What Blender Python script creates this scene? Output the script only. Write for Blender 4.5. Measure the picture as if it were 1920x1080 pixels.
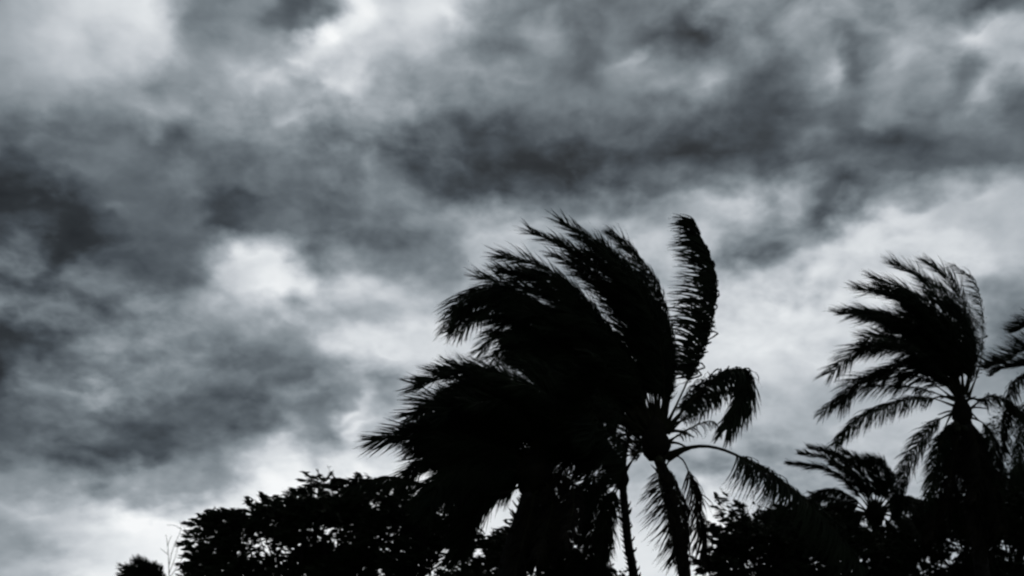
import bpy, math
import numpy as np
from mathutils import Vector

for o in list(bpy.data.objects):
    bpy.data.objects.remove(o)
scene = bpy.context.scene
COL = scene.collection
rng = np.random.default_rng(7)
R = math.radians

# ------------------------------------------------------------------ camera
PITCH = R(24.0)
F = 35.0 / 36.0 * 1920.0            # focal length in photo pixels
CAM = np.array([0.0, 0.0, 1.65])
cd = bpy.data.cameras.new('camera')
cd.lens = 35.0
cd.sensor_width = 36.0
cd.clip_start = 0.1
cd.clip_end = 6000.0
cd.dof.use_dof = True
cd.dof.focus_distance = 6.0
cd.dof.aperture_fstop = 2.2
cam = bpy.data.objects.new('camera', cd)
cam.location = CAM
cam.rotation_euler = (math.pi / 2 + PITCH, 0, 0)
COL.objects.link(cam)
scene.camera = cam
cP, sP = math.cos(PITCH), math.sin(PITCH)


def ray(px, py):
    X, Y = (px - 960.0) / F, (540.0 - py) / F
    return np.array([X, cP - Y * sP, sP + Y * cP])


def at(px, py, Y):
    """World point seen at photo pixel (px, py) at the distance Y from the photographer."""
    d = ray(px, py)
    return CAM + d * (Y / d[1])


# ------------------------------------------------------------------ exposure
scene.view_settings.view_transform = 'Standard'
scene.view_settings.look = 'None'
scene.view_settings.exposure = 0.0
scene.view_settings.gamma = 1.0
scene.view_settings.use_curve_mapping = False

# ------------------------------------------------------------------ sky
SUN_EL, SUN_AZ = 48.0, 12.0         # ahead of the camera, behind the cloud deck
world = bpy.data.worlds.new('World')
scene.world = world
world.use_nodes = True
nt = world.node_tree
nt.nodes.clear()
NN, LK = nt.nodes.new, nt.links.new


def sock(node, i, v):
    if v is None:
        return
    if hasattr(v, 'is_linked') or hasattr(v, 'links'):
        LK(v, node.inputs[i])
    else:
        node.inputs[i].default_value = v


def M(op, a, b=None, c=None, clamp=False):
    n = NN('ShaderNodeMath')
    n.operation = op
    n.use_clamp = clamp
    for i, v in enumerate((a, b, c)):
        sock(n, i, v)
    return n.outputs[0]


def V(op, a, b=None, scale=None):
    n = NN('ShaderNodeVectorMath')
    n.operation = op
    sock(n, 0, a)
    sock(n, 1, b)
    if scale is not None:
        sock(n, 3, scale)
    return n.outputs['Value'] if op in ('DOT_PRODUCT', 'LENGTH') else n.outputs['Vector']


def noise(vec, scale, detail=6.0, rough=0.5, dist=0.0, lac=2.0, color=False):
    n = NN('ShaderNodeTexNoise')
    n.inputs['Scale'].default_value = scale
    n.inputs['Detail'].default_value = detail
    n.inputs['Roughness'].default_value = rough
    n.inputs['Lacunarity'].default_value = lac
    n.inputs['Distortion'].default_value = dist
    LK(vec, n.inputs['Vector'])
    return n.outputs['Color'] if color else n.outputs['Fac']


def srgb(v):
    v = v / 255.0
    return v / 12.92 if v <= 0.04045 else ((v + 0.055) / 1.055) ** 2.4


# brightness of the cloud deck, read every 60 pixels, then re-laid on azimuth and elevation
GRID = np.array([
 [153, 175, 194, 229, 217, 224, 143, 120, 153, 90, 99, 258, 185, 223, 210, 186, 154, 112, 142, 103, 118, 107, 134, 178, 173, 151, 168, 144, 152, 141, 113, 71, 62],
 [169, 187, 217, 152, 223, 215, 125, 169, 95, 82, 253, 205, 213, 200, 168, 97, 77, 157, 123, 122, 104, 72, 48, 164, 123, 159, 110, 130, 107, 123, 193, 228, 243],
 [162, 180, 185, 207, 182, 198, 128, 147, 206, 243, 190, 217, 180, 158, 141, 167, 174, 129, 90, 138, 163, 115, 82, 77, 104, 123, 182, 82, 143, 192, 87, 167, 174],
 [137, 168, 148, 150, 144, 121, 171, 154, 163, 112, 140, 182, 142, 144, 124, 135, 123, 118, 138, 133, 121, 145, 169, 123, 50, 62, 86, 129, 169, 92, 120, 172, 67],
 [105, 115, 82, 117, 154, 155, 102, 159, 137, 203, 140, 143, 158, 154, 93, 52, 51, 83, 91, 106, 82, 76, 62, 75, 86, 120, 109, 65, 125, 121, 111, 89, 109],
 [27, 84, 122, 99, 72, 70, 116, 97, 151, 108, 101, 74, 126, 80, 91, 61, 60, 40, 47, 87, 91, 41, 35, 28, 28, 45, 87, 88, 45, 38, 82, 99, 108],
 [32, 34, 52, 107, 109, 108, 119, 105, 64, 148, 133, 119, 151, 137, 86, 61, 67, 79, 85, 116, 90, 131, 102, 187, 149, 173, 109, 62, 132, 183, 179, 192, 212],
 [71, 90, 34, 38, 89, 92, 97, 48, 66, 52, 57, 90, 105, 133, 180, 192, 186, 149, 163, 150, 174, 174, 222, 186, 174, 131, 102, 225, 193, 194, 180, 168, 174],
 [73, 81, 35, 133, 116, 94, 92, 182, 234, 193, 106, 113, 105, 116, 109, 158, 174, 147, 122, 155, 190, 206, 182, 122, 90, 180, 229, 210, 239, 240, 237, 190, 200],
 [108, 71, 84, 52, 62, 112, 119, 189, 216, 253, 192, 216, 208, 151, 125, 160, 169, 189, 169, 163, 164, 181, 184, 212, 152, 152, 190, 174, 174, 178, 156, 151, 130],
 [133, 120, 105, 148, 155, 169, 147, 136, 171, 137, 165, 186, 150, 205, 235, 189, 183, 197, 186, 191, 197, 198, 173, 201, 220, 220, 215, 240, 234, 214, 174, 127, 112],
 [22, 63, 74, 62, 72, 82, 129, 119, 121, 125, 139, 211, 234, 207, 211, 205, 197, 197, 206, 212, 211, 206, 210, 223, 229, 226, 218, 206, 188, 180, 172, 116, 87],
 [32, 116, 127, 173, 141, 140, 114, 91, 89, 105, 115, 149, 133, 183, 184, 190, 198, 196, 200, 196, 200, 193, 196, 213, 207, 203, 196, 184, 180, 179, 166, 155, 166],
 [77, 121, 122, 112, 96, 73, 63, 58, 62, 119, 119, 229, 179, 187, 194, 195, 195, 201, 186, 185, 178, 184, 196, 199, 181, 177, 169, 176, 184, 195, 188, 183, 138],
 [89, 96, 64, 60, 61, 78, 133, 149, 169, 203, 112, 193, 186, 211, 228, 217, 210, 207, 199, 182, 182, 197, 177, 165, 203, 198, 178, 201, 187, 170, 168, 164, 145],
 [146, 149, 133, 132, 127, 109, 92, 112, 235, 253, 255, 261, 273, 252, 241, 227, 215, 205, 187, 177, 173, 164, 127, 117, 112, 135, 169, 181, 179, 173, 145, 146, 133],
 [160, 189, 200, 194, 250, 273, 278, 283, 262, 243, 237, 235, 237, 240, 232, 231, 228, 220, 221, 214, 225, 218, 264, 261, 213, 233, 199, 187, 179, 172, 164, 167, 149],
 [149, 153, 194, 212, 230, 240, 247, 246, 243, 248, 252, 254, 242, 245, 243, 237, 225, 228, 233, 231, 226, 222, 226, 224, 200, 189, 196, 175, 196, 197, 171, 176, 169],
 [182, 178, 198, 233, 248, 253, 255, 255, 256, 256, 254, 246, 244, 246, 243, 242, 243, 239, 244, 237, 232, 230, 244, 239, 225, 217, 208, 201, 188, 187, 188, 187, 175],
], dtype=float)


def grid_at(px, py):
    gx = min(max(px / 60.0, 0.0), 31.999)
    gy = min(max(py / 60.0, 0.0), 17.999)
    i, j = int(gx), int(gy)
    fx, fy = gx - i, gy - j
    g = GRID
    return (g[j, i] * (1 - fx) + g[j, i + 1] * fx) * (1 - fy) + (g[j + 1, i] * (1 - fx) + g[j + 1, i + 1] * fx) * fy


def px_of(az, el):
    d = np.array([math.sin(az) * math.cos(el), math.cos(az) * math.cos(el), math.sin(el)])
    f = d[1] * cP + d[2] * sP
    u = -d[1] * sP + d[2] * cP
    return 960 + F * d[0] / f, 540 - F * u / f


tc = NN('ShaderNodeTexCoord')
D = V('NORMALIZE', tc.outputs['Generated'])
sx = NN('ShaderNodeSeparateXYZ')
LK(D, sx.inputs[0])
dx, dy, dz = sx.outputs
# cloud-plane coordinates: the deck flattens towards the horizon
inv = M('DIVIDE', 1.0, M('ADD', M('MAXIMUM', dz, 0.0), 0.55))
cp = V('SCALE', D, scale=inv)
# swirl the lookup so that edges billow
w1 = V('SUBTRACT', noise(cp, 4.0, 1.0, 0.5, color=True), (0.5, 0.5, 0.5))
w2 = V('SUBTRACT', noise(cp, 13.0, 2.0, 0.6, color=True), (0.5, 0.5, 0.5))
w3 = V('SUBTRACT', noise(cp, 36.0, 3.0, 0.55, color=True), (0.5, 0.5, 0.5))
Dw = V('ADD', D, V('ADD', V('SCALE', w1, scale=0.03), V('ADD', V('SCALE', w2, scale=0.05), V('SCALE', w3, scale=0.028))))
sw = NN('ShaderNodeSeparateXYZ')
LK(Dw, sw.inputs[0])
wx, wy, wz = sw.outputs
az = M('ARCTAN2', wx, wy)
el = M('ARCSINE', M('DIVIDE', wz, V('LENGTH', Dw)))
AZM, NA = R(34), 32
EL0, EL1, NE = R(7), R(41), 22
fl = M('DIVIDE', M('ADD', az, AZM), AZM, clamp=True)
fr = M('DIVIDE', az, AZM, clamp=True)
fv = M('MULTIPLY', M('DIVIDE', M('SUBTRACT', el, EL0), EL1 - EL0, clamp=True), NE - 1.0)


def band(fac, a0, a1, e):
    cr = NN('ShaderNodeValToRGB')
    cr.color_ramp.interpolation = 'CARDINAL'
    els = cr.color_ramp.elements
    for i in range(NA):
        p = i / (NA - 1)
        g = grid_at(*px_of(a0 + (a1 - a0) * p, e)) / 255.0
        if i < 2:
            k = els[i]
            k.position = p if i == 0 else 1 / (NA - 1)
        else:
            k = els.new(p)
        k.color = (g, g, g, 1)
    LK(fac, cr.inputs[0])
    return cr.outputs[0]


val = None
for j in range(NE):
    e = EL0 + (EL1 - EL0) * j / (NE - 1)
    # each row waits for the one before it, which keeps the shader's working memory small
    l_, r_ = (fl, fr) if val is None else (M('MULTIPLY_ADD', val, 1e-6, fl), M('MULTIPLY_ADD', val, 1e-6, fr))
    row = M('ADD', M('ADD', band(l_, -AZM, 0.0, e), band(r_, 0.0, AZM, e)), -grid_at(*px_of(0.0, e)) / 255.0)
    if val is None:
        val = row
    else:
        f = M('SUBTRACT', fv, float(j - 1), clamp=True)
        m = NN('ShaderNodeMix')
        m.data_type = 'FLOAT'
        LK(f, m.inputs[0])
        LK(val, m.inputs[2])
        LK(row, m.inputs[3])
        val = m.outputs[0]

# single billows, wisps and rents of the deck: (px, py, half length, half width, tilt, brightness)
BILLOWS = [
 (460, 95, 34, 18, 10, -.12), (395, 20, 34, 50, 0, -.10), (300, 165, 40, 24, 0, -.08),
 (560, 8, 70, 26, -25, -.22), (600, 50, 55, 18, -38, .16), (520, 145, 60, 10, 4, .10), (660, 165, 45, 16, 0, .12),
 (740, 20, 110, 22, 0, .08), (835, 20, 30, 12, 20, .14), (560, 228, 34, 10, 0, .14), (760, 110, 55, 40, 50, -.08),
 (900, 70, 30, 34, 0, -.08), (940, 110, 26, 26, 0, -.10), (880, 125, 20, 22, 50, .07), (1020, 45, 36, 16, -15, .12),
 (1110, 95, 54, 22, 10, -.17), (1280, 65, 44, 26, -10, -.16), (1190, 108, 30, 7, -32, .16), (1060, 132, 70, 12, 3, .09),
 (1320, 135, 26, 40, 25, .15), (1230, 165, 20, 10, 0, .08), (1340, 20, 20, 30, 20, .12), (1405, 95, 26, 30, 0, .08),
 (1570, 110, 12, 34, 0, .16), (1480, 185, 34, 14, -28, -.13), (1550, 190, 34, 20, 0, .08), (1630, 130, 30, 22, 0, -.08),
 (1700, 100, 50, 22, -30, .14), (1830, 30, 80, 13, -14, -.22), (1850, 70, 80, 16, -20, .14), (1790, 140, 32, 16, 0, -.10),
 (1845, 160, 26, 18, -60, .13), (1905, 190, 16, 30, 0, -.10), (1820, 235, 50, 14, 5, .06), (1800, 330, 110, 12, -14, .08),
 (1430, 150, 20, 40, 0, -.05), (1000, 290, 90, 24, 0, -.07), (1060, 320, 60, 10, -5, .05), (1450, 300, 90, 18, 12, -.05),
 (820, 310, 34, 7, 15, .06), (1650, 290, 70, 20, -20, -.06), (1640, 225, 24, 12, 0, .05),
 (285, 270, 16, 8, 0, .07), (155, 200, 45, 20, 25, -.06), (70, 205, 40, 12, 10, .07), (330, 270, 24, 20, 20, -.05),
 (205, 385, 18, 14, -20, .09), (130, 430, 55, 45, 0, -.07), (20, 490, 45, 12, 5, .10), (140, 575, 40, 14, 0, .08),
 (35, 440, 40, 14, 5, .06), (215, 478, 30, 7, -8, .06), (430, 400, 30, 30, 0, -.08), (50, 640, 50, 20, 10, -.08),
 (500, 520, 75, 40, 8, .12), (450, 480, 40, 12, -40, .06), (570, 545, 45, 20, 30, .08), (590, 480, 60, 22, 5, -.10),
 (720, 480, 50, 26, 35, -.12), (800, 545, 50, 14, 40, -.10), (735, 535, 34, 14, 0, .09), (745, 610, 60, 24, -25, .10),
 (660, 600, 60, 12, -25, -.07), (560, 640, 70, 16, 0, -.07), (650, 640, 60, 14, 0, .08), (620, 385, 26, 8, 25, .06),
 (900, 455, 30, 30, 0, .08), (960, 395, 50, 18, 15, .05), (1120, 390, 18, 26, 20, .08),
 (1200, 395, 24, 24, 0, .10), (1290, 375, 40, 12, 0, .12), (1345, 395, 22, 22, 0, .08), (1420, 435, 30, 22, 0, -.12),
 (1480, 385, 20, 14, 60, .14), (1400, 495, 44, 16, 0, -.13), (1575, 385, 60, 22, -15, -.12), (1510, 495, 30, 14, -30, .12),
 (1460, 520, 40, 10, -8, .10), (1470, 553, 60, 9, -4, -.08), (1680, 405, 50, 14, -15, .14), (1610, 440, 40, 14, -25, .10),
 (1560, 505, 22, 16, 0, -.06), (1400, 600, 60, 24, -20, .06), (1770, 440, 60, 20, 0, .06), (1900, 560, 40, 50, 0, -.10),
 (1750, 370, 34, 22, 0, -.06), (1850, 420, 30, 22, 0, .06), (1780, 345, 30, 12, 0, .07),
 (180, 735, 60, 12, 4, .10), (270, 700, 18, 24, 20, .12), (150, 700, 30, 14, 0, -.08), (340, 715, 30, 8, -10, .08),
 (260, 830, 110, 22, 0, -.06), (470, 780, 60, 26, 0, -.07), (620, 745, 50, 18, -8, -.08), (640, 780, 40, 9, -38, .16),
 (600, 815, 40, 10, -30, -.10), (660, 805, 46, 8, -32, .15), (590, 725, 60, 9, -12, .10), (530, 840, 40, 12, -25, .10),
 (700, 850, 60, 20, 0, -.06), (560, 905, 60, 26, -10, .10), (430, 900, 60, 18, -25, -.14), (380, 930, 70, 14, -20, -.10),
 (250, 900, 60, 10, -6, .06), (60, 870, 70, 16, 0, .05), (40, 1045, 60, 26, 0, -.06), (200, 985, 60, 18, -15, .10),
 (1320, 960, 26, 60, 0, .12), (1450, 820, 60, 40, 0, -.05), (1400, 660, 70, 40, 0, .04),
]
Dk = Dw
for nb, (bx, by, ha, hb, tilt, amp) in enumerate(BILLOWS):
    if nb % 6 == 0:
        Dk = V('ADD', Dw, V('SCALE', Dw, scale=M('MULTIPLY', val, 1e-6)))
    if max(ha, hb) > 62:
        continue
    amp *= 0.75 if amp > 0 else 0.4
    c = ray(bx, by)
    c = c / np.linalg.norm(c)
    t = R(tilt)
    p1 = ray(bx + math.cos(t), by + math.sin(t))
    p1 = p1 / np.linalg.norm(p1) - c
    a_ = p1 - c * p1.dot(c)
    a_ /= np.linalg.norm(a_)
    b_ = np.cross(c, a_)
    sc = F * math.sqrt(1 + ((bx - 960) / F) ** 2 + ((by - 540) / F) ** 2)
    q1 = V('DOT_PRODUCT', Dk, tuple(a_ * sc / (ha * 1.25)))
    q2 = V('DOT_PRODUCT', Dk, tuple(b_ * sc / (hb * 1.35)))
    q = M('MULTIPLY_ADD', q1, q1, M('MULTIPLY', q2, q2))
    val = M('MULTIPLY_ADD', M('POWER', 0.36788, q), amp, val)

# beyond the part of the sky that the photograph shows the same deck goes on
far_deck = M('MULTIPLY_ADD', noise(cp, 1.3, 2.0, 0.5), 1.0, 0.02)
front = NN('ShaderNodeMapRange')
front.interpolation_type = 'SMOOTHSTEP'
ed = M('MAXIMUM', M('DIVIDE', M('ABSOLUTE', az), R(34)), M('DIVIDE', M('ABSOLUTE', M('SUBTRACT', el, R(20))), R(24)))
LK(ed, front.inputs[0])
front.inputs[1].default_value = 0.92
front.inputs[2].default_value = 1.5
mx = NN('ShaderNodeMix')
mx.data_type = 'FLOAT'
LK(front.outputs[0], mx.inputs[0])
LK(val, mx.inputs[2])
LK(far_deck, mx.inputs[3])
val = mx.outputs[0]

# turbulence of the deck itself
cq = V('ADD', V('ADD', cp, V('SCALE', w2, scale=0.03)), V('SCALE', cp, scale=M('MULTIPLY', val, 1e-6)))
h1 = noise(cq, 10.0, 5.0, 0.50)
h2 = noise(V('ADD', cq, (0.005, -0.015, 0.020)), 10.0, 4.0, 0.50)      # the same billows a little higher up: their lit tops
n1 = M('SUBTRACT', h1, 0.5)
n2 = M('SUBTRACT', h1, h2)
n3 = M('SUBTRACT', noise(V('MULTIPLY', V('ADD', cq, (8.1, 2.2, 4.4)), (1.0, 1.0, 1.9)), 34.0, 3.0, 0.58), 0.5)
det = M('MULTIPLY_ADD', n1, 0.20, M('MULTIPLY_ADD', n2, 0.68, M('MULTIPLY', n3, 0.18)))
sw1 = NN('ShaderNodeSeparateXYZ')
LK(w1, sw1.inputs[0])
calm = M('MULTIPLY_ADD', sw1.outputs[1], 2.6, M('MULTIPLY_ADD', dz, 1.1, 0.25))   # some stretches of the deck are smooth, some ragged
det = M('MULTIPLY', det, M('MINIMUM', M('MAXIMUM', calm, 0.25), 1.15))
cen = M('MINIMUM', M('MULTIPLY', M('SUBTRACT', 1.04, val), 2.8), M('MULTIPLY', val, 3.6), clamp=True)
val = M('MULTIPLY_ADD', det, M('MAXIMUM', cen, 0.2), val)

cr = NN('ShaderNodeValToRGB')
els = cr.color_ramp.elements
STOPS = [(0, (10, 11, 12)), (.2, (46, 50, 53)), (.3, (69, 76, 82)), (.4, (94, 102, 108)), (.5, (119, 128, 134)), (.6, (145, 153, 159)),
         (.7, (171, 178, 184)), (.8, (199, 204, 209)), (.9, (225, 229, 232)), (1.0, (247, 249, 250))]
for i, (p, c) in enumerate(STOPS):
    k = els[i] if i < 2 else els.new(p)
    k.position = p
    k.color = tuple(srgb(x) for x in c) + (1,)
LK(val, cr.inputs[0])
bg_cloud = NN('ShaderNodeBackground')
LK(cr.outputs[0], bg_cloud.inputs[0])
bg_cloud.inputs[1].default_value = 1.0
skyt = NN('ShaderNodeTexSky')
skyt.sky_type = 'NISHITA'
skyt.sun_disc = False
skyt.sun_elevation = R(SUN_EL)
skyt.sun_rotation = R(SUN_AZ)
bg_sky = NN('ShaderNodeBackground')
LK(skyt.outputs[0], bg_sky.inputs[0])
bg_sky.inputs[1].default_value = 0.1
mixw = NN('ShaderNodeMixShader')
mixw.inputs[0].default_value = 0.99          # the deck is closed: next to no blue comes through
LK(bg_sky.outputs[0], mixw.inputs[1])
LK(bg_cloud.outputs[0], mixw.inputs[2])
wo = NN('ShaderNodeOutputWorld')
LK(mixw.outputs[0], wo.inputs[0])
world.cycles.sampling_method = 'MANUAL'
world.cycles.sample_map_resolution = 512

# ------------------------------------------------------------------ sun
sd = bpy.data.lights.new('sun', 'SUN')
sd.energy = 0.5
sd.angle = R(20)
sd.color = (1.0, 0.96, 0.9)
so = bpy.data.objects.new('sun', sd)
sdir = Vector((math.sin(R(SUN_AZ)) * math.cos(R(SUN_EL)), math.cos(R(SUN_AZ)) * math.cos(R(SUN_EL)), math.sin(R(SUN_EL))))
so.rotation_euler = (-sdir).to_track_quat('-Z', 'Y').to_euler()
so.location = (0, 40, 60)
COL.objects.link(so)
scene.cycles.use_adaptive_sampling = True
scene.cycles.adaptive_threshold = 0.02
scene.cycles.adaptive_min_samples = 12
scene.cycles.max_bounces = 4
scene.cycles.diffuse_bounces = 2
scene.cycles.glossy_bounces = 2
scene.cycles.transparent_max_bounces = 4


# ------------------------------------------------------------------ materials
def material(name, c1, c2, scale, rough=0.7, spec=0.15, bump=0.0, stretch=(1, 1, 1)):
    m = bpy.data.materials.new(name)
    m.use_nodes = True
    t = m.node_tree
    b = t.nodes['Principled BSDF']
    b.inputs['Roughness'].default_value = rough
    b.inputs['Specular IOR Level'].default_value = spec
    tcn = t.nodes.new('ShaderNodeTexCoord')
    mp = t.nodes.new('ShaderNodeMapping')
    mp.inputs['Scale'].default_value = stretch
    n = t.nodes.new('ShaderNodeTexNoise')
    n.inputs['Scale'].default_value = scale
    n.inputs['Detail'].default_value = 5
    r = t.nodes.new('ShaderNodeValToRGB')
    r.color_ramp.elements[0].position = 0.35
    r.color_ramp.elements[1].position = 0.68
    r.color_ramp.elements[0].color = (*c1, 1)
    r.color_ramp.elements[1].color = (*c2, 1)
    t.links.new(tcn.outputs['Object'], mp.inputs[0])
    t.links.new(mp.outputs[0], n.inputs['Vector'])
    t.links.new(n.outputs['Fac'], r.inputs[0])
    t.links.new(r.outputs[0], b.inputs['Base Color'])
    if bump:
        bn = t.nodes.new('ShaderNodeBump')
        bn.inputs['Strength'].default_value = bump
        t.links.new(n.outputs['Fac'], bn.inputs['Height'])
        t.links.new(bn.outputs[0], b.inputs['Normal'])
    return m


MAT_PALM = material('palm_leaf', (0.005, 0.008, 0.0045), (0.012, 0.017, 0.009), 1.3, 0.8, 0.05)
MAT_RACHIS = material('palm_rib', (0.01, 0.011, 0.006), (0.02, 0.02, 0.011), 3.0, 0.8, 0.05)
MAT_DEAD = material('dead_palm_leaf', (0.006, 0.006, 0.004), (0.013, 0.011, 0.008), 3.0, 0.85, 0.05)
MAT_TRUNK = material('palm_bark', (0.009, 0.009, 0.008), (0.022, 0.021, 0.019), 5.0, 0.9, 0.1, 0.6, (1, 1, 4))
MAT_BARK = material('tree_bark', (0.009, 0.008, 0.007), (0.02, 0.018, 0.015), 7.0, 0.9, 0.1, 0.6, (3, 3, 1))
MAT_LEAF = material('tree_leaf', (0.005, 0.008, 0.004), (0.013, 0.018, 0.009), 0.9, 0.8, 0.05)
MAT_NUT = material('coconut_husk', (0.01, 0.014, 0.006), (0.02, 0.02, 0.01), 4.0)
MAT_GROUND = material('ground_grass', (0.025, 0.04, 0.014), (0.07, 0.075, 0.035), 0.35, 0.95, 0.05, 0.5)


# ------------------------------------------------------------------ mesh helpers
def mesh_obj(name, verts, faces, mat, parent=None, smooth=False, kind=None):
    """One mesh object; verts and faces (quads, or rows of 3/4 indices) are arrays in world metres."""
    verts = np.asarray(verts, dtype=np.float32)
    if parent is not None:
        verts = verts - np.array(parent['base'], dtype=np.float32)
    me = bpy.data.meshes.new(name)
    if isinstance(faces, np.ndarray):
        nv, nf, k = len(verts), len(faces), faces.shape[1]
        me.vertices.add(nv)
        me.vertices.foreach_set('co', verts.ravel())
        me.loops.add(nf * k)
        me.loops.foreach_set('vertex_index', faces.astype(np.int32).ravel())
        me.polygons.add(nf)
        me.polygons.foreach_set('loop_start', np.arange(0, nf * k, k, dtype=np.int32))
        me.update(calc_edges=True)
        me.validate()
    else:
        me.from_pydata([tuple(v) for v in verts], [], faces)
        me.update()
    if smooth:
        me.polygons.foreach_set('use_smooth', np.ones(len(me.polygons), dtype=bool))
    me.materials.append(mat)
    o = bpy.data.objects.new(name, me)
    COL.objects.link(o)
    if parent is not None:
        root = parent
        o.parent = root
        o['base'] = list(parent['base'])
    if kind:
        o['kind'] = kind
    return o


def clean_base():
    for ob in bpy.data.objects:
        if 'base' in ob:
            del ob['base']


def thing(name, label, cat, loc, group=None):
    o = bpy.data.objects.new(name, None)
    o.empty_display_size = 0.5
    o.location = loc
    o['base'] = [float(x) for x in loc]
    o['label'] = label
    o['category'] = cat
    if group:
        o['group'] = group
    COL.objects.link(o)
    return o


def spline(P, n):
    """Catmull-Rom through the rows of P, n samples evenly spaced by arc length."""
    P = np.asarray(P, dtype=float)
    Q = np.vstack([2 * P[0] - P[1], P, 2 * P[-1] - P[-2]])
    out = []
    for i in range(1, len(Q) - 2):
        t = np.linspace(0, 1, 16, endpoint=False)[:, None]
        a, b, c, d = Q[i - 1], Q[i], Q[i + 1], Q[i + 2]
        out.append(0.5 * (2 * b + (c - a) * t + (2 * a - 5 * b + 4 * c - d) * t ** 2 + (3 * b - a - 3 * c + d) * t ** 3))
    out = np.vstack(out + [P[-1:]])
    s = np.concatenate([[0], np.cumsum(np.linalg.norm(np.diff(out, axis=0), axis=1))])
    u = np.linspace(0, s[-1], n)
    return np.stack([np.interp(u, s, out[:, k]) for k in range(3)], axis=1)


def tangents(C):
    T = np.gradient(C, axis=0)
    return T / np.maximum(np.linalg.norm(T, axis=1, keepdims=True), 1e-9)


def tube(C, r, sides=6, flat=1.0, up=(0.3, -1.0, 0.2), cap=True):
    C = np.asarray(C, dtype=float)
    T = tangents(C)
    r = np.broadcast_to(np.asarray(r, dtype=float), (len(C),))
    U = np.cross(T, np.array(up))
    U /= np.maximum(np.linalg.norm(U, axis=1, keepdims=True), 1e-6)
    W = np.cross(T, U)
    a = np.linspace(0, 2 * np.pi, sides, endpoint=False)
    v = C[:, None] + r[:, None, None] * (np.cos(a)[None, :, None] * U[:, None] + flat * np.sin(a)[None, :, None] * W[:, None])
    n = len(C)
    idx = np.arange(n * sides).reshape(n, sides)
    f = np.stack([idx[:-1], np.roll(idx[:-1], -1, 1), np.roll(idx[1:], -1, 1), idx[1:]], axis=-1).reshape(-1, 4)
    return v.reshape(-1, 3), f


def join(parts):
    vs, fs, k = [], [], 0
    for v, f in parts:
        vs.append(v)
        fs.append(f + k)
        k += len(v)
    return np.vstack(vs), np.vstack(fs)


PROF_T = np.array([0.0, 0.10, 0.16, 0.3, 0.5, 0.8, 0.93, 1.0])
PROF_L = np.array([0.0, 0.25, 0.6, 0.92, 1.0, 0.84, 0.68, 0.55])


def leaflets(C, W, L, pairs=95, start=0.15, bend=0.8, ang=48, width=0.034, roll=None, keep=1.0, fray=0.12):
    """Two rows of narrow leaflets along the midrib C, each curling over towards the vector W."""
    pairs = int(pairs * 1.9)
    L = L * 1.12
    ts = np.linspace(start, 0.995, pairs)
    ts = np.concatenate([ts, ts + 0.35 / pairs])
    sg = np.concatenate([np.ones(pairs), -np.ones(pairs)])
    ts = np.clip(ts + rng.normal(0, 0.25 / pairs, len(ts)), 0, 1)
    m = rng.random(len(ts)) < keep
    ts, sg = ts[m], sg[m]
    n = len(ts)
    s = np.linspace(0, 1, len(C))
    T = tangents(C)
    P = np.stack([np.interp(ts, s, C[:, k]) for k in range(3)], 1)
    Tt = np.stack([np.interp(ts, s, T[:, k]) for k in range(3)], 1)
    N0 = np.array([0.25, -0.85, 0.55]) if roll is None else np.array(roll, dtype=float)
    S = np.cross(Tt, N0)
    S /= np.maximum(np.linalg.norm(S, axis=1, keepdims=True), 1e-6)
    Nn = np.cross(S, Tt)
    a = np.radians(ang * (1.15 - 0.55 * ts) + rng.normal(0, 7, n))
    # leaflets come in loose bundles, as a torn and wind-combed frond has them
    bundle = np.sin(ts * 61 + rng.random() * 6) * 0.07 + np.sin(ts * 23 + rng.random() * 6) * 0.09
    d0 = np.cos(a)[:, None] * Tt + (sg * np.sin(a))[:, None] * S + (rng.normal(0.1, 0.18, n) + bundle)[:, None] * Nn
    Wv = np.array(W, dtype=float)
    Wv = Wv / np.linalg.norm(Wv)
    Ws = Wv + rng.normal(0, 0.13, (n, 3)) + bundle[:, None] * np.array([0.3, 0.2, 0.9])
    ln = L * np.interp(ts, PROF_T, PROF_L) * rng.uniform(0.72, 1.12, n)
    ln = np.where(rng.random(n) < fray, ln * rng.uniform(0.3, 0.8, n), ln)
    K = 6
    pts = [P]
    cur = P.copy()
    dirs = []
    bd = bend * rng.uniform(0.8, 1.15, n)
    face = np.sum(d0 * Wv, axis=1)
    bd = bd * (1.12 - 0.25 * face)
    ln = ln * np.where(face < 0, 1 + 0.35 * face, 1)          # windward leaflets are folded back hard
    for k in range(K):
        b = np.clip(bd * ((k + 0.55) / K) ** 0.68, 0, 0.97)[:, None]
        d = (1 - b) * d0 + b * Ws
        d /= np.linalg.norm(d, axis=1, keepdims=True)
        dirs.append(d)
        cur = cur + d * (ln / K)[:, None]
        pts.append(cur)
    dirs.append(dirs[-1])
    pts = np.stack(pts, 1)
    dirs = np.stack(dirs, 1)
    side = Tt[:, None] - dirs * np.sum(Tt[:, None] * dirs, axis=2, keepdims=True)
    side = side + rng.normal(0, 0.35, (n, 1, 3))
    side -= dirs * np.sum(side * dirs, axis=2, keepdims=True)
    side /= np.maximum(np.linalg.norm(side, axis=2, keepdims=True), 1e-6)
    wprof = np.array([0.55, 1.0, 1.0, 0.88, 0.68, 0.42, 0.06])
    w = (width * 0.5 * rng.uniform(0.7, 1.15, n))[:, None] * wprof[None]
    v = np.stack([pts - side * w[..., None], pts + side * w[..., None]], axis=2).reshape(-1, 3)
    base = (np.arange(n) * (K + 1) * 2)[:, None]
    k = np.arange(K) * 2
    f = np.stack([base + k, base + k + 1, base + k + 3, base + k + 2], axis=-1).reshape(-1, 4)
    return v, f


def wind(wx, wy, away=0.0):
    """Direction of blow given as right/down in the view, kept in world axes."""
    return np.array([wx, away + wy * sP * 0.4, -wy])


FRONDS = [0]


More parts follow.
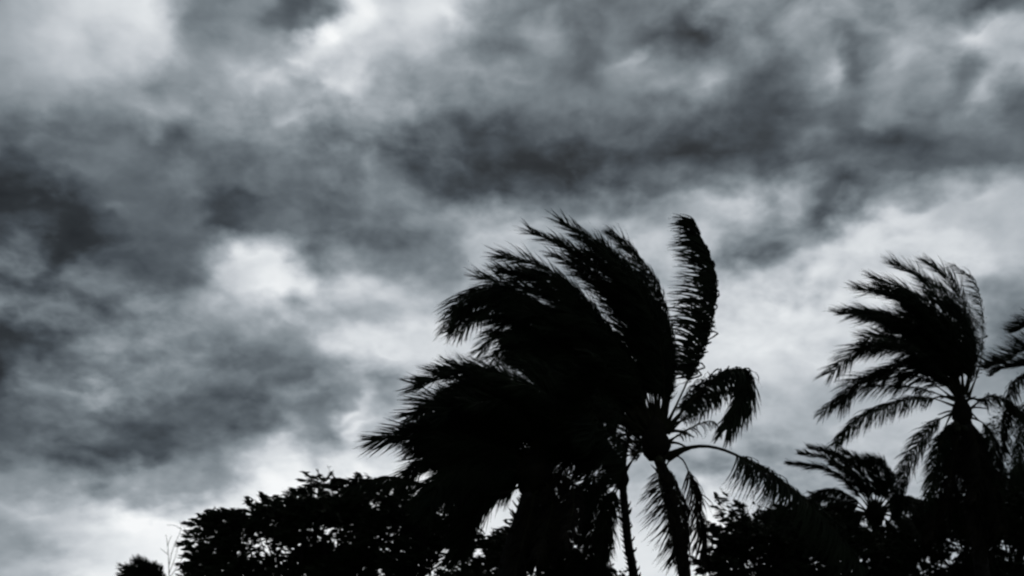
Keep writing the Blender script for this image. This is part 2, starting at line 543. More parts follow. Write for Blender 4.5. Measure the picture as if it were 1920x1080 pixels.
def frond(palm, C, W, L=0.95, name='frond', mat=None, rib=None, rad=0.034, label=None, **kw):
    n = len(C)
    t = np.linspace(0, 1, n)
    r = rad * (1.0 - 0.88 * t ** 0.8) * np.where(t < 0.12, 1 + (0.12 - t) * 9, 1)
    v, f = tube(C, r, 6, 0.7)
    o = mesh_obj(name, v, f, rib or MAT_RACHIS, palm, True)
    if label:
        o['label'] = label
    lv, lf = leaflets(C, W, L, **kw)
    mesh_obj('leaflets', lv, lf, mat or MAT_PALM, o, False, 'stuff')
    FRONDS[0] += 1
    return o


def trunk(palm, pts, Ys, r0, r1, name='trunk', ring=0.02, swell=1.6):
    P = [at(px, py, Y) for (px, py), Y in zip(pts, Ys)]
    top = P[0]
    last, prev = P[-1], P[-2]
    d = (last - prev) / np.linalg.norm(last - prev)
    k = last[2] / max(-d[2], 0.3)
    g = last + d * k * np.array([0.75, 0.3, 1.0])
    g[2] = -0.15
    C = spline(P + [last * 0.45 + g * 0.55 + np.array([0, 0, 0.0]), g], 110)
    t = np.linspace(0, 1, 110)
    r = r0 + (r1 - r0) * t
    r = r * (1 + (swell - 1) * np.clip((t - 0.9) / 0.1, 0, 1) ** 2)
    r = r + ring * ((np.arange(110) % 3) == 0) * 0.5
    v, f = tube(C, r, 14)
    v = v + rng.normal(0, r0 * 0.035, v.shape)
    mesh_obj(name, v, f, MAT_TRUNK, palm, True)
    prt = []
    for k_ in range(4, 62):
        for _ in range(2):
            a_ = rng.uniform(0, 2 * np.pi)
            o_ = np.array([math.cos(a_), math.sin(a_), 0.0])
            l_ = rng.uniform(0.04, 0.14) * (1.6 - k_ / 62)
            p_ = C[k_] + o_ * r[k_] * 0.9
            prt.append(tube(np.stack([p_, p_ + o_ * l_ * .5 + [0, 0, l_ * .5], p_ + o_ * l_ * .8 + [-.02, 0, l_]]),
                            np.array([.03, .022, .008]), 4))
    bv, bf = join(prt)
    mesh_obj('old_leaf_bases', bv, bf, MAT_DEAD, palm, False, 'stuff')
    return g


def palm_root(label, pts, Y, group='wind-blown coconut palms', name='coconut_palm'):
    """Empty where the trunk meets the ground (found the same way as in trunk())."""
    P = [at(px, py, Y) for px, py in pts]
    last, prev = P[-1], P[-2]
    d = (last - prev) / np.linalg.norm(last - prev)
    k = last[2] / max(-d[2], 0.3)
    g = last + d * k * np.array([0.75, 0.3, 1.0])
    g[2] = 0.0
    return thing(name, label, 'palm tree', g, group)


def curve_px(pts, Y, dy, n=26):
    """Midrib through photo points; the tip lies dy metres behind (+) or before (-) the palm's heart."""
    m = len(pts)
    P = []
    for i, (px, py) in enumerate(pts):
        t = i / (m - 1)
        P.append(at(px, py, Y + dy * t ** 1.2))
    return spline(P, n)


def resample2(pts, m=6):
    P = np.array([[a, b, 0] for a, b in pts], dtype=float)
    return spline(P, m)[:, :2]


def fill(palm, fan, n, Y, W, dys=(-2.2, 2.4), jit=22, shrink=(0.7, 0.98), L=0.95, heart=None, **kw):
    """More fronds between those of a fan, at other depths of the crown."""
    for _ in range(n):
        i = rng.integers(0, len(fan) - 1)
        t = rng.random()
        a, b = resample2(fan[i]), resample2(fan[i + 1])
        p = a * (1 - t) + b * t
        s = rng.uniform(*shrink)
        p = p[0] + (p - p[0]) * s
        k = np.linspace(0, 1, 6)[:, None]
        p = p + rng.normal(0, jit, (1, 2)) * k + rng.normal(0, jit * 0.5, (1, 2)) * k * (1 - k) * 2
        Wr = np.array(W) + rng.normal(0, 0.16, 3)
        frond(palm, curve_px([tuple(q) for q in p], Y, rng.uniform(*dys)), Wr, L * rng.uniform(0.8, 1.1),
              pairs=int(rng.integers(70, 95)), **kw)


def stubs(palm, px, py, Y, n, lo, hi, ln=0.9, name='cut_stalk'):
    for _ in range(n):
        a = R(rng.uniform(lo, hi))
        l = ln * rng.uniform(0.6, 1.2)
        c0 = at(px + rng.uniform(-10, 10), py + rng.uniform(-14, 22), Y)
        d = np.array([math.cos(a), rng.uniform(-0.5, 0.5), math.sin(a)])
        C = spline([c0, c0 + d * l * 0.5 + [0, 0, 0.05], c0 + d * l + [0, 0, -0.12 * l]], 8)
        v, f = tube(C, np.linspace(0.06, 0.018, 8), 6)
        mesh_obj(name, v, f, MAT_RACHIS, palm, True)


def nuts(palm, px, py, Y, n):
    for _ in range(n):
        c = at(px + rng.uniform(-13, 13), py + rng.uniform(-9, 9), Y + rng.uniform(-0.3, 0.3))
        a = np.linspace(-1, 1, 7)
        C = c + np.stack([0 * a, 0 * a, a * 0.13], 1)
        v, f = tube(C, 0.105 * np.sqrt(np.maximum(1 - a ** 2, 0.01)), 8, up=(0, 1, 0))
        mesh_obj('coconut', v, f, MAT_NUT, palm, True)


def heart(palm, px, py, Y, r, h):
    """Fibrous knot of leaf bases that the fronds spring from."""
    c = at(px, py, Y)
    a = np.linspace(-1, 1, 9)
    C = c + np.stack([0.06 * a, 0 * a, a * h], 1)
    v, f = tube(C, r * np.array([.55, .8, 1.0, 1.05, 1.0, .85, .7, .45, .1]), 12, up=(0, 1, 0))
    v = v + rng.normal(0, r * 0.07, v.shape)
    mesh_obj('leaf_sheaths', v, f, MAT_DEAD, palm, True)


# ------------------------------------------------------------------ ground
def build_ground():
    n = 81
    g = np.sinh(np.linspace(-1, 1, n) * 4.2) / math.sinh(4.2) * 2500
    X, Y = np.meshgrid(g, g)
    Z = 0.12 * np.sin(X * 0.11 + 1) * np.cos(Y * 0.09) * np.exp(-(np.hypot(X, Y) / 300) ** 2) - 0.06
    v = np.stack([X, Y + 30, Z], -1).reshape(-1, 3)
    idx = np.arange(n * n).reshape(n, n)
    f = np.stack([idx[:-1, :-1], idx[:-1, 1:], idx[1:, 1:], idx[1:, :-1]], -1).reshape(-1, 4)
    o = mesh_obj('ground', v, f, MAT_GROUND, None, True, 'structure')
    return o


build_ground()


def build_grass():
    n = 26000
    x = rng.uniform(-32, 34, n)
    y = rng.uniform(3, 62, n)
    h = rng.uniform(0.10, 0.34, n)
    a = rng.uniform(0, np.pi, n)
    w = 0.012
    p = np.stack([x, y, np.full(n, -0.12)], 1)
    s = np.stack([np.cos(a) * w, np.sin(a) * w, 0 * a], 1)
    tip = p + np.stack([-h * rng.uniform(0.3, 1.0, n), rng.normal(0, 0.05, n), h + 0.1], 1)
    v = np.stack([p - s, p + s, tip], 1).reshape(-1, 3)
    f = np.arange(n * 3).reshape(n, 3)
    o = mesh_obj('grass', v, f, MAT_LEAF, None, False, 'stuff')
    o['label'] = 'wind-flattened rough grass growing under the palms and trees'
    o['category'] = 'grass'


build_grass()

# ------------------------------------------------------------------ palm A : tall palm in the middle of the picture
YA = 26.0
tr = [(1232, 850), (1256, 930), (1272, 1010), (1284, 1080)]
pa = palm_root('tallest palm, one frond standing upright like a feather, the others blown to the left', tr, YA)
trunk(pa, tr, [YA] * 4, 0.135, 0.19)
heart(pa, 1228, 820, YA, 0.36, 0.62)
left = wind(-1, 0.10)
FA = {
 'a1': [(1240, 800), (1256, 700), (1244, 600), (1206, 505), (1150, 440)],
 'a2': [(1232, 800), (1226, 690), (1192, 570), (1130, 470), (1052, 416)],
 'a3': [(1225, 800), (1196, 680), (1140, 560), (1070, 470), (992, 432)],
 'a4': [(1218, 800), (1160, 680), (1090, 575), (1020, 505), (940, 480)],
 'a5': [(1212, 805), (1150, 690), (1070, 590), (985, 540), (900, 520)],
 'a6': [(1206, 808), (1140, 700), (1050, 600), (950, 545), (870, 555), (838, 615)],
 'a7': [(1204, 812), (1120, 725), (1040, 655), (950, 600), (872, 592)],
 'a8': [(1200, 815), (1130, 760), (1070, 705), (1010, 668), (960, 648)],
}
dyA = dict(a1=1.0, a2=-1.0, a3=1.6, a4=-1.6, a5=0.5, a6=-0.6, a7=1.8, a8=-1.0)
WA = dict(a1=wind(-1, -.05), a2=wind(-.9, -.25), a3=wind(-.9, -.1), a4=wind(-1, .1), a5=wind(-.9, -.2),
          a6=wind(-.45, .9), a7=wind(-.8, .5), a8=wind(-1, .2))
for k, p in FA.items():
    frond(pa, curve_px(p, YA, dyA[k]), WA[k], 1.0, pairs=105, bend=.62 if k in ('a6', 'a7') else .45)
fill(pa, [[(1206, 806), (1130, 700), (1045, 598), (945, 540), (880, 540), (842, 590)],
          [(1206, 810), (1130, 715), (1050, 630), (960, 585), (890, 580), (852, 615)]], 7, YA, wind(-.3, .95), shrink=(.9, 1.0),
     jit=9, L=.85, bend=.75)
fill(pa, [FA['a7'], FA['a8'], [(1200, 818), (1130, 775), (1070, 725), (1015, 700)]], 6, YA, wind(-.7, .5), shrink=(.85, 1.0), bend=.6, jit=8)
# the two see-through fronds on the windward side
frond(pa, curve_px([(1246, 800), (1262, 690), (1252, 600), (1226, 520), (1172, 452)], YA, 2.2), wind(-1, .12), 0.9, pairs=80, start=.27,
      bend=.9, keep=.85)
frond(pa, curve_px([(1246, 806), (1290, 712), (1330, 610), (1339, 515), (1302, 420)], YA, -0.5), wind(-1, 0.12), 1.3, pairs=140, start=.24, width=.05,
      bend=1.0, ang=50, label='upright frond with leaflets all blown to the left')
frond(pa, curve_px([(1250, 806), (1300, 748), (1350, 704), (1392, 696), (1396, 745), (1362, 805)], YA, -1.0), wind(-.4, 1), 0.95,
      pairs=165, bend=.85, rad=.05, width=.045, label='frond bent back on itself at the windward tip')
frond(pa, curve_px([(1252, 812), (1300, 770), (1350, 735), (1386, 735), (1368, 790)], YA, 0.6), wind(-.5, .9), 0.55, pairs=60)
frond(pa, curve_px([(1250, 858), (1290, 840), (1335, 838), (1390, 858), (1470, 908), (1545, 970), (1610, 1060)], YA, -2.5),
      wind(-.75, .8), 1.25, pairs=130, start=0.33, bend=.8, rad=.07, label='long drooping frond with a bare arching stalk')
frond(pa, curve_px([(1248, 850), (1280, 862), (1300, 915), (1310, 975), (1326, 1060)], YA, 1.2), wind(-.35, 1), 0.8,
      pairs=80, start=.25, mat=MAT_DEAD, name='dry_frond')
frond(pa, curve_px([(1240, 860), (1262, 900), (1278, 960), (1284, 1050)], YA, -0.8), wind(-.55, .8), 0.75, pairs=85,
      start=.12, mat=MAT_DEAD, name='dry_frond')
frond(pa, curve_px([(1250, 830), (1300, 800), (1338, 790), (1352, 815)], YA, 1.2), wind(-.2, 1), 0.4, pairs=40, keep=.5,
      mat=MAT_DEAD, name='dry_frond')
fill(pa, [FA[k] for k in ('a1', 'a2', 'a3')], 13, YA, wind(-.95, -.15), shrink=(.7, .99), jit=12, bend=.5)
fill(pa, [FA[k] for k in ('a3', 'a4', 'a5', 'a6')], 18, YA, wind(-.9, .0), shrink=(.65, .98), jit=14, bend=.5)
fill(pa, [FA[k] for k in ('a6', 'a7', 'a8')], 14, YA, wind(-.6, .6), shrink=(.6, .93), bend=.6, jit=12)
stubs(pa, 1225, 830, YA, 7, 120, 215, 1.0)
stubs(pa, 1235, 815, YA, 4, -10, 60, 0.9)
nuts(pa, 1231, 856, YA, 7)

# ------------------------------------------------------------------ palm C : leaning palm left of the middle
YC = 23.0
tr = [(1000, 905), (985, 960), (965, 1020), (950, 1080)]
pc = palm_root('dense palm left of the tallest one, its shaggy fronds hanging over the dark broadleaf crown', tr, YC)
trunk(pc, tr, [YC] * 4, 0.20, 0.26)
heart(pc, 1004, 880, YC, 0.42, 0.6)
FC = {
 'c0': [(1015, 860), (1040, 790), (1040, 730), (1010, 695), (960, 680)],
 'c1': [(1010, 860), (995, 780), (955, 725), (895, 698), (838, 696)],
 'c2': [(1005, 865), (975, 780), (915, 720), (850, 700), (778, 722)],
 'c3': [(1000, 868), (950, 800), (880, 760), (820, 752), (770, 778)],
 'c4': [(996, 872), (930, 820), (860, 790), (800, 790), (752, 822)],
 'c5': [(995, 878), (920, 845), (850, 815), (780, 812), (702, 826)],
 'c6': [(996, 884), (920, 865), (850, 850), (800, 860), (758, 905)],
 'c7': [(998, 890), (930, 890), (870, 890), (825, 915), (800, 960)],
 'c8': [(1000, 895), (950, 910), (905, 935), (875, 985), (862, 1045)],
}
dyC = dict(c0=1.4, c1=-1.2, c2=0.8, c3=-1.0, c4=1.4, c5=-0.8, c6=0.8, c7=-1.2, c8=0.4)
WC = dict(c0=wind(-1, .1), c1=wind(-1, .1), c2=wind(-1, -.1), c3=wind(-1, 0), c4=wind(-.8, .3), c5=wind(-.75, .35),
          c6=wind(-.6, .7), c7=wind(-.5, .85), c8=wind(-.4, .9))
for k, p in FC.items():
    frond(pc, curve_px(p, YC, dyC[k]), WC[k], 0.9, pairs=95, bend=.5)
frond(pc, curve_px([(1000, 900), (940, 925), (860, 925), (790, 908), (720, 898), (655, 915)], YC, -1.6), wind(-.35, .9), 0.6,
      pairs=88, start=.3, keep=.85, label='long low frond arching over the dark broadleaf crown')
fill(pc, [FC[k] for k in ('c0', 'c1', 'c2', 'c3')], 20, YC, wind(-.95, .2), shrink=(.55, .95), L=.85, bend=.5, jit=13)
fill(pc, [FC[k] for k in ('c3', 'c4', 'c5', 'c6')], 14, YC, wind(-.8, .35), shrink=(.5, .9), L=.85, jit=14, bend=.5)
fill(pc, [FC[k] for k in ('c6', 'c7', 'c8')], 10, YC, wind(-.5, .8), shrink=(.6, .95), L=.8)
CR = [[(1010, 870), (1050, 760), (1100, 680), (1110, 600), (1060, 560)],
      [(1015, 875), (1070, 790), (1130, 740), (1160, 720), (1150, 760)],
      [(1015, 880), (1080, 830), (1130, 820), (1150, 850), (1140, 900)],
      [(1012, 890), (1050, 880), (1080, 900), (1080, 950), (1060, 1010)],
      [(1008, 895), (1020, 930), (1020, 990), (1005, 1060), (990, 1120)],
      [(1000, 895), (980, 930), (950, 990), (925, 1060), (915, 1120)]]
fill(pc, CR[:3], 14, YC, wind(-.9, .2), L=.9)
fill(pc, CR[3:], 9, YC, wind(-.35, .95), L=.62, jit=10, mat=MAT_DEAD, name='dry_frond')
nuts(pc, 1000, 925, YC, 6)

# ------------------------------------------------------------------ palm B : thin palm between them
YB = 29.0
tr = [(1168, 915), (1172, 960), (1178, 1020), (1188, 1080)]
pb = palm_root('slim-trunked palm between the two big ones, its drooping fronds letting sky through', tr, YB)
trunk(pb, tr, [YB] * 4, 0.11, 0.15)
heart(pb, 1166, 892, YB, 0.19, 0.4)
FB = [[(1164, 885), (1120, 862), (1070, 872), (1028, 915), (1006, 975)],
      [(1164, 890), (1130, 890), (1090, 915), (1062, 960), (1050, 1010)],
      [(1165, 895), (1140, 915), (1118, 960), (1108, 1010), (1098, 1075)],
      [(1166, 900), (1150, 935), (1134, 990), (1128, 1070)]]
for i, p in enumerate(FB):
    frond(pb, curve_px(p, YB, (1.2, -1.0, .8, -.5)[i]), wind(.35 - .2 * i, 1), 0.85, pairs=85, keep=.85)
fill(pb, FB, 3, YB, wind(.2, 1), shrink=(.7, 1.0), L=.8, jit=14)
frond(pa, curve_px([(1236, 858), (1236, 900), (1250, 960), (1268, 1050)], YA, -1.2), wind(-.75, .8), .9, pairs=60, keep=.7,
      mat=MAT_DEAD, name='dry_frond')
FBU = [[(1166, 880), (1120, 800), (1060, 750), (990, 740), (930, 770)],
       [(1166, 880), (1110, 830), (1050, 800), (980, 800), (930, 840)],
       [(1166, 885), (1100, 850), (1040, 850), (980, 880), (950, 930)]]
for p in FBU:
    frond(pb, curve_px(p, YB, 1.0), wind(-.7, .6), 0.85)
fill(pb, FBU, 8, YB, wind(-.6, .6), L=.85)
for p, d in (([(1170, 880), (1180, 800), (1170, 720), (1130, 650)], .8), ([(1172, 884), (1204, 830), (1210, 770), (1196, 700)], -.8)):
    frond(pb, curve_px(p, YB, d), wind(-.9, .2), 0.8)

# ------------------------------------------------------------------ palm D : palm on the right
YD = 33.0
tr = [(1808, 775), (1818, 860), (1830, 960), (1842, 1080)]
pd = palm_root('palm near the right edge, its ragged fan of fronds swept up to the left', tr, YD)
trunk(pd, tr, [YD] * 4, 0.2, 0.26)
heart(pd, 1803, 768, YD, 0.3, 0.6)
FD = [[(1812, 740), (1822, 660), (1808, 580), (1776, 520), (1738, 492)],
      [(1806, 740), (1796, 650), (1765, 570), (1722, 520), (1676, 494)],
      [(1800, 740), (1770, 660), (1720, 590), (1665, 552), (1610, 542)],
      [(1796, 742), (1755, 672), (1700, 618), (1640, 595), (1576, 586)],
      [(1794, 745), (1745, 690), (1690, 655), (1620, 650), (1556, 700)],
      [(1792, 750), (1735, 712), (1670, 700), (1610, 715), (1575, 760)]]
WD = [wind(-.9, -.35), wind(-.8, -.5), wind(-1, -.1), wind(-1, .1), wind(-.45, .9), wind(-.4, .9)]
for i, p in enumerate(FD):
    frond(pd, curve_px(p, YD, (1.2, -1, .8, -.8, .5, 1.5)[i]), WD[i], 1.05, pairs=90, bend=.5)
fill(pd, FD[:3], 14, YD, wind(-.9, -.25), shrink=(.6, .97), jit=12, L=1.0, bend=.5)
fill(pd, FD[2:5], 11, YD, wind(-.8, .4), shrink=(.55, .92), jit=14, L=1.0, bend=.55)
frond(pd, curve_px([(1816, 745), (1838, 680), (1842, 600), (1828, 530), (1790, 498)], YD, 2.0), wind(-1, .1), 0.95, pairs=62, keep=.8)
frond(pd, curve_px([(1792, 762), (1740, 746), (1680, 756), (1615, 785), (1566, 832)], YD, -1.0), wind(-.45, 1), 0.8, pairs=100,
      bend=.85, label='arched low frond with short hanging leaflets')
frond(pd, curve_px([(1796, 770), (1750, 795), (1712, 850), (1690, 905), (1680, 965)], YD, .8), wind(-.5, .8), 0.75)
frond(pd, curve_px([(1800, 778), (1772, 815), (1752, 870), (1742, 950)], YD, -1.0), wind(-.3, 1), 0.75)
frond(pd, curve_px([(1808, 780), (1800, 840), (1790, 910), (1786, 990)], YD, -.5), wind(-.4, .9), 0.7)
frond(pd, curve_px([(1815, 770), (1850, 745), (1885, 750), (1925, 790), (1950, 850)], YD, .5), wind(-.2, 1), 0.8)
frond(pd, curve_px([(1815, 780), (1850, 800), (1868, 860), (1872, 940)], YD, -.8), wind(-.2, 1), 0.75)
frond(pd, curve_px([(1812, 785), (1836, 830), (1846, 890), (1846, 980)], YD, .6), wind(-.3, 1), 0.8)
fill(pd, [[(1800, 775), (1770, 820), (1745, 880), (1735, 960)], [(1808, 780), (1810, 850), (1806, 920), (1805, 1000)],
          [(1815, 780), (1850, 830), (1866, 890), (1880, 970)]], 13, YD, wind(-.45, 1), L=.85, jit=38, shrink=(.5, 1.1), mat=MAT_DEAD, name='dry_frond')
frond(pd, curve_px([(1794, 752), (1730, 730), (1660, 722), (1595, 735), (1540, 775)], YD, 1.4), wind(-.5, .9), .85, pairs=70, keep=.7)
stubs(pd, 1800, 755, YD, 12, -60, 240, 0.9)
nuts(pd, 1800, 800, YD, 6)

# ------------------------------------------------------------------ palm E : small palm in front of the right-hand thicket
YE = 37.0
tr = [(1640, 975), (1645, 1010), (1650, 1080)]
pe = palm_root('short palm whose wind-combed top rises just above the thicket on the right', tr, YE)
trunk(pe, tr, [YE] * 3, 0.16, 0.22)
heart(pe, 1640, 960, YE, 0.34, 0.45)
fill(pe, [[(1628, 962), (1590, 935), (1540, 935), (1500, 975)], [(1630, 966), (1590, 960), (1550, 980), (1525, 1040)],
          [(1634, 970), (1610, 980), (1590, 1020), (1575, 1080)]], 10, YE, wind(-.6, .8), L=.75)
fill(pe, [[(1650, 958), (1700, 930), (1760, 940), (1790, 1000)], [(1650, 962), (1690, 970), (1730, 1010), (1745, 1070)],
          [(1640, 965), (1650, 1000), (1655, 1060), (1650, 1110)]], 9, YE, wind(-.3, 1), L=.8)
FE = [[(1632, 955), (1590, 905), (1550, 880), (1478, 868)],
      [(1636, 952), (1605, 895), (1570, 855), (1518, 838)],
      [(1640, 950), (1625, 905), (1600, 870), (1560, 850)],
      [(1644, 950), (1650, 905), (1638, 872), (1602, 862)],
      [(1648, 952), (1672, 915), (1672, 885), (1640, 868), (1612, 872)],
      [(1630, 960), (1580, 940), (1530, 935), (1490, 960)]]
for i, p in enumerate(FE):
    frond(pe, curve_px(p, YE, (1, -1, .5, -.5, 1, -1)[i]), (wind(-1, .2), wind(-.9, -.3), wind(-.8, -.4), wind(-.8, .3),
          wind(-.7, .6), wind(-.5, .8))[i], 0.52, pairs=85, bend=.6)
for p, d in (([(1642, 948), (1640, 905), (1618, 868), (1580, 846)], .8), ([(1648, 948), (1664, 905), (1654, 868), (1626, 858)], -.6),
             ([(1634, 952), (1596, 898), (1556, 862), (1500, 850)], .2)):
    frond(pe, curve_px(p, YE, d), wind(-.7, -.4), .5, pairs=80, bend=.5)
fill(pe, FE[:4], 2, YE, wind(-.95, -.1), L=.5, shrink=(.6, .9), jit=8)
for p in ([(1650, 955), (1690, 930), (1725, 945), (1745, 990)], [(1650, 960), (1680, 960), (1700, 1000), (1705, 1050)]):
    frond(pe, curve_px(p, YE, .6), wind(-.3, 1), 0.7)

# ------------------------------------------------------------------ palm F : its fronds reach in from beyond the right edge
YF = 30.0
tr = [(2030, 720), (2036, 820), (2044, 1000)]
pf = palm_root('palm past the right edge of the picture, only its dark left-pointing fronds reaching in', tr, YF)
trunk(pf, tr, [YF] * 3, 0.19, 0.25)
heart(pf, 2026, 700, YF, 0.4, 0.6)
for p, d, w, l in (([(2020, 680), (1980, 640), (1930, 650), (1890, 672), (1850, 690)], -.5, wind(-.7, -.6), .75),
                   ([(2022, 676), (1995, 620), (1950, 600), (1900, 620)], .8, wind(-.9, -.4), .7),
                   ([(2022, 690), (1975, 668), (1925, 680), (1880, 690), (1862, 700)], .6, wind(-.9, -.3), .5),
                   ([(2020, 700), (1960, 690), (1905, 715), (1885, 780), (1880, 850)], 1.2, wind(.2, 1), .55),
                   ([(2022, 705), (1975, 720), (1930, 765), (1912, 830), (1905, 900)], -.6, wind(-.2, 1), .65),
                   ([(2030, 676), (2040, 600), (2010, 540), (1960, 520)], .5, wind(-1, 0), .8),
                   ([(2026, 705), (2000, 760), (1960, 830), (1950, 900)], .3, wind(-.2, 1), .8)):
    frond(pf, curve_px(p, YF, d), w, l, pairs=80)
for p in ([(2040, 690), (2100, 640), (2150, 650), (2190, 700)], [(2040, 700), (2090, 720), (2130, 780), (2140, 860)],
          [(2034, 680), (2080, 600), (2060, 530), (1990, 500)]):
    frond(pf, curve_px(p, YF, .8), wind(-.5, .5), 0.85)


# ------------------------------------------------------------------ broadleaf trees
def inside(poly, x, y):
    c = np.zeros(len(x), dtype=bool)
    n = len(poly)
    for i in range(n):
        x0, y0 = poly[i]
        x1, y1 = poly[(i + 1) % n]
        k = ((y0 > y) != (y1 > y)) & (x < (x1 - x0) * (y - y0) / (y1 - y0 + 1e-9) + x0)
        c ^= k
    return c


def leaf_quads(c, d, ln, wd):
    n = len(c)
    d = d / np.linalg.norm(d, axis=1, keepdims=True)
    s = np.cross(d, rng.normal(0, 1, (n, 3)))
    s /= np.linalg.norm(s, axis=1, keepdims=True)
    nrm = np.cross(d, s)
    v = np.stack([c - d * ln[:, None] * .5, c + s * wd[:, None] * .5 + nrm * wd[:, None] * .12, c + d * ln[:, None] * .5,
                  c - s * wd[:, None] * .5 + nrm * wd[:, None] * .12], 1).reshape(-1, 3)
    return v, np.arange(n * 4).reshape(n, 4)


def broadleaf(label, base_px, Y, poly, nclump, per, clump_r, dens=1.8, leaf=(0.16, 0.30), depth=2.6, group='broadleaf trees between the palms',
              extra=(), wl=0.36, name='broadleaf_tree', trunk_r=0.2, flat=0.5, low=2.2):
    gx = at(base_px, 1000, Y)[0]
    t = thing(name, label, 'tree', (gx, Y, 0.0), group)
    P = np.array(poly, dtype=float)
    xs = rng.uniform(P[:, 0].min(), P[:, 0].max(), nclump * 6)
    ys = rng.uniform(P[:, 1].min(), P[:, 1].max(), nclump * 6)
    m = inside(poly, xs, ys)
    xs, ys = xs[m][:nclump], ys[m][:nclump]
    cen, rad = [], []
    for x, y in zip(xs, ys):
        cen.append(at(x, y, Y + rng.uniform(-depth, depth)))
        rad.append(clump_r * rng.uniform(.6, 1.25))
    for x, y, r_ in extra:
        cen.append(at(x, y, Y + rng.uniform(-.8, .8)))
        rad.append(r_)
    cen, rad = np.array(cen), np.array(rad)
    vs, fs, k = [], [], 0
    tw = []
    for c, r_ in zip(cen, rad):
        n = int(per * dens * (r_ / clump_r) ** 2)
        # small sprays: a twig with leaves to both sides, blown over to the left
        ns = max(4, n // 9)
        a = rng.normal(0, 1, (ns, 3))
        a /= np.linalg.norm(a, axis=1, keepdims=True)
        sp = c + a * (r_ * rng.uniform(.25, 1, ns) ** .6)[:, None] * np.array([1.3, 1, flat])
        sd_ = a * .7 + np.array([-.75, 0, .12]) + rng.normal(0, .25, (ns, 3))
        sd_ /= np.linalg.norm(sd_, axis=1, keepdims=True)
        j = rng.integers(0, ns, n)
        u = rng.uniform(0, 1, n)
        lc = sp[j] + sd_[j] * (u * .42)[:, None] + rng.normal(0, .035, (n, 3))
        ld = sd_[j] * 1.0 + rng.normal(0, .42, (n, 3)) + np.array([-.25, 0, -.1])
        ld[:, 2] *= 0.55
        ll = rng.uniform(*leaf, n)
        v, f = leaf_quads(lc, ld, ll, ll * wl * rng.uniform(.8, 1.2, n))
        vs.append(v)
        fs.append(f + k)
        k += len(v)
        for q in range(0, ns, 3):
            C = np.stack([c * .6 + sp[q] * .4, sp[q], sp[q] + sd_[q] * .42])
            tw.append(tube(C, np.array([.014, .009, .004]), 3))
    # limbs: from the trunk through a few forks to the clumps
    top = cen.mean(axis=0)
    fork = np.array([gx + (top[0] - gx) * .3, Y, max(low, top[2] * .42)])
    tv, tf = tube(spline([np.array([gx, Y, -.15]), np.array([gx + .12, Y, fork[2] * .5]), fork], 16),
                  np.linspace(trunk_r * 1.35, trunk_r * .85, 16), 12)
    mesh_obj('trunk', tv, tf, MAT_BARK, t, True)
    nl = max(4, min(9, len(cen) // 10))
    seeds = cen[rng.choice(len(cen), nl, replace=False)]
    own = np.argmin(np.linalg.norm(cen[:, None] - seeds[None], axis=2), axis=1)
    for i in range(nl):
        mem = cen[own == i]
        if not len(mem):
            continue
        mid = fork * .45 + mem.mean(axis=0) * .55 + rng.normal(0, .12, 3)
        prt = [tube(spline([fork, fork * .6 + mid * .4 + np.array([0, 0, -.15]), mid], 10), np.linspace(trunk_r * .5, trunk_r * .26, 10), 7)]
        for c in mem:
            prt.append(tube(spline([mid, (mid + c) / 2 + rng.normal(0, .08, 3) + np.array([0, 0, .1]), c], 7),
                            np.linspace(trunk_r * .18, .012, 7), 5))
        v, f = join(prt)
        mesh_obj('branch', v, f, MAT_BARK, t, True)
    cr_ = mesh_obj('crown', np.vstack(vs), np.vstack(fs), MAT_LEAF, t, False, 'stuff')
    v, f = join(tw)
    mesh_obj('twigs', v, f, MAT_BARK, cr_, False, 'stuff')
    return t


broadleaf('big dense dark tree on the left, a small tuft sticking out of its top', 640, 36.0,
          [(372, 1085), (378, 1010), (400, 978), (440, 975), (500, 958), (560, 945), (600, 925), (660, 925), (720, 922),
           (790, 940), (850, 965), (900, 1000), (910, 1085), (850, 1180), (600, 1190), (430, 1160)], 150, 210, .62,
          dens=1.35, leaf=(.2, .42), wl=.27, extra=[(590, 905, .34), (610, 897, .3), (633, 905, .3), (572, 925, .28), (548, 935, .26), (645, 915, .4), (495, 950, .28),
                 (403, 962, .25), (385, 985, .3), (372, 1010, .3), (365, 1050, .35), (358, 1075, .35), (520, 945, .3),
                 (690, 912, .4), (420, 968, .25)], trunk_r=.3)
broadleaf('low dark tree filling the gap under the dense palm, right of the big left crown', 1010, 31.0,
          [(890, 1095), (930, 1030), (985, 990), (1050, 990), (1110, 1035), (1140, 1100), (1100, 1200), (930, 1200)], 44, 190, .55,
          trunk_r=.2)
broadleaf('dark tree right of the tall palm trunk, under its long drooping frond', 1470, 35.0,
          [(1368, 1085), (1362, 1010), (1385, 975), (1430, 962), (1500, 965), (1580, 975), (1640, 990), (1680, 1020), (1690, 1085),
           (1660, 1180), (1440, 1190)], 120, 210, .6,
          extra=[(1352, 960, .24), (1345, 1000, .24), (1350, 1045, .3), (1362, 942, .2), (1340, 1070, .3), (1400, 950, .3),
                 (1318, 1062, .2), (1520, 945, .3)], trunk_r=.28)
broadleaf('dark tree in the bottom right corner, below the palm near the edge', 1830, 38.0,
          [(1700, 1090), (1705, 1025), (1740, 970), (1790, 935), (1850, 900), (1920, 880), (1990, 890), (2010, 1090), (1960, 1190),
           (1740, 1190)], 105, 200, .62,
          extra=[(1715, 1000, .25), (1880, 915, .4), (1915, 890, .4), (1860, 925, .35)], trunk_r=.28)
broadleaf('thin airy tree at the right edge with pale sky showing between its leaves', 1950, 42.0,
          [(1880, 760), (1905, 725), (1950, 710), (2040, 740), (2060, 860), (1990, 960), (1890, 950), (1862, 880), (1868, 810)], 46, 120, .6,
          leaf=(.10, .17), trunk_r=.18, low=4.5)


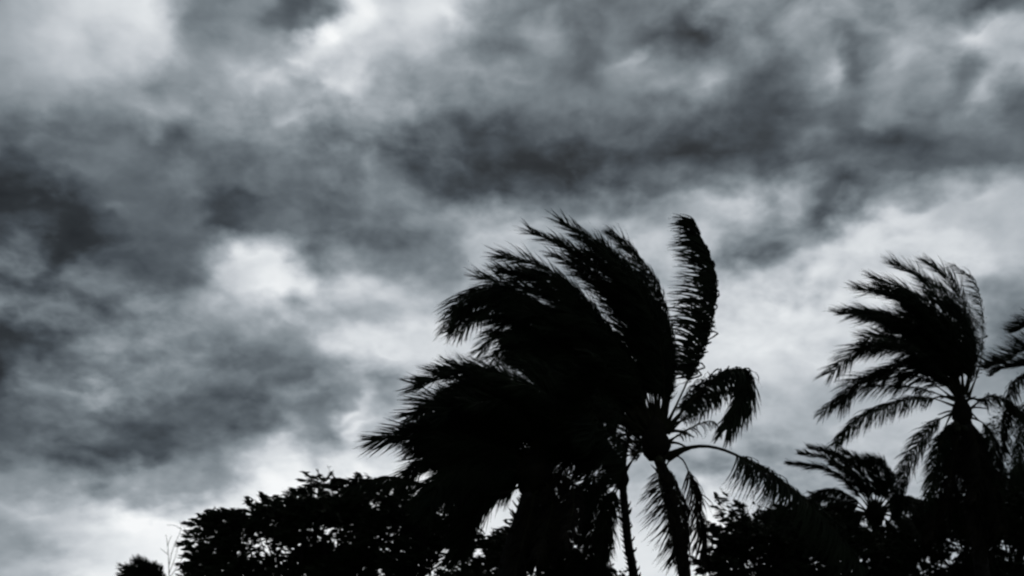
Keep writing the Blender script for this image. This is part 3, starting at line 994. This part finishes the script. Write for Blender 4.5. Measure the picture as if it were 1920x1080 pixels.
# ------------------------------------------------------------------ small palm top, bottom left
YG = 44.0
tr = [(272, 1085), (274, 1110), (276, 1140)]
pg = palm_root('low bushy palm top poking into the bottom left of the picture', tr, YG)
trunk(pg, tr, [YG] * 3, 0.16, 0.22)
heart(pg, 272, 1090, YG, .35, .4)
for a in np.linspace(-165, -18, 15):
    l = rng.uniform(44, 66)
    ca, sa = math.cos(R(a)), math.sin(R(a))
    p = [(272, 1098), (272 + ca * l * .4, 1098 + sa * l * .55), (272 + ca * l * .85 - 8, 1098 + sa * l * .8)]
    frond(pg, curve_px(p, YG, rng.uniform(-1, 1), 16), wind(-.5, -.1), .5, pairs=40, start=.15, bend=.3, ang=34, rad=.025)
for p in ([(270, 1100), (240, 1095), (215, 1110), (200, 1150)], [(276, 1100), (310, 1090), (335, 1110), (345, 1150)]):
    frond(pg, curve_px(p, YG, .5, 16), wind(-.2, 1), .6, pairs=44)

# ------------------------------------------------------------------ bare sapling, bottom left
YS = 40.0
g0 = at(316, 1000, YS)
sp_ = thing('bare_sapling', 'thin leafless sapling with fine twigs, between the low palm top and the big left crown', 'sapling',
            (g0[0], YS, 0.0))
C = spline([np.array([g0[0] + .1, YS, -.1]), at(318, 1150, YS), at(317, 1080, YS), at(315, 1030, YS), at(311, 1002, YS)], 24)
v, f = tube(C, np.linspace(.05, .009, 24), 6)
mesh_obj('stem', v, f, MAT_BARK, sp_, True)
for pts in ([(317, 1060), (324, 1030), (340, 990), (336, 975)], [(316, 1040), (305, 1032), (300, 1028)], [(317, 1075), (330, 1040), (336, 1010)],
            [(340, 992), (326, 985), (312, 985)], [(317, 1085), (345, 1040), (348, 1000), (343, 985)], [(314, 1025), (318, 1012), (322, 1004)]):
    C = spline([at(x, y, YS + i * .12) for i, (x, y) in enumerate(pts)], 10)
    v, f = tube(C, np.linspace(.014, .006, 10), 4)
    mesh_obj('twig', v, f, MAT_BARK, sp_, True)

clean_base()
print('fronds', FRONDS[0], 'objects', len(bpy.data.objects), 'tris', sum(len(o.data.polygons) * 2 for o in bpy.data.objects if o.type == 'MESH'))
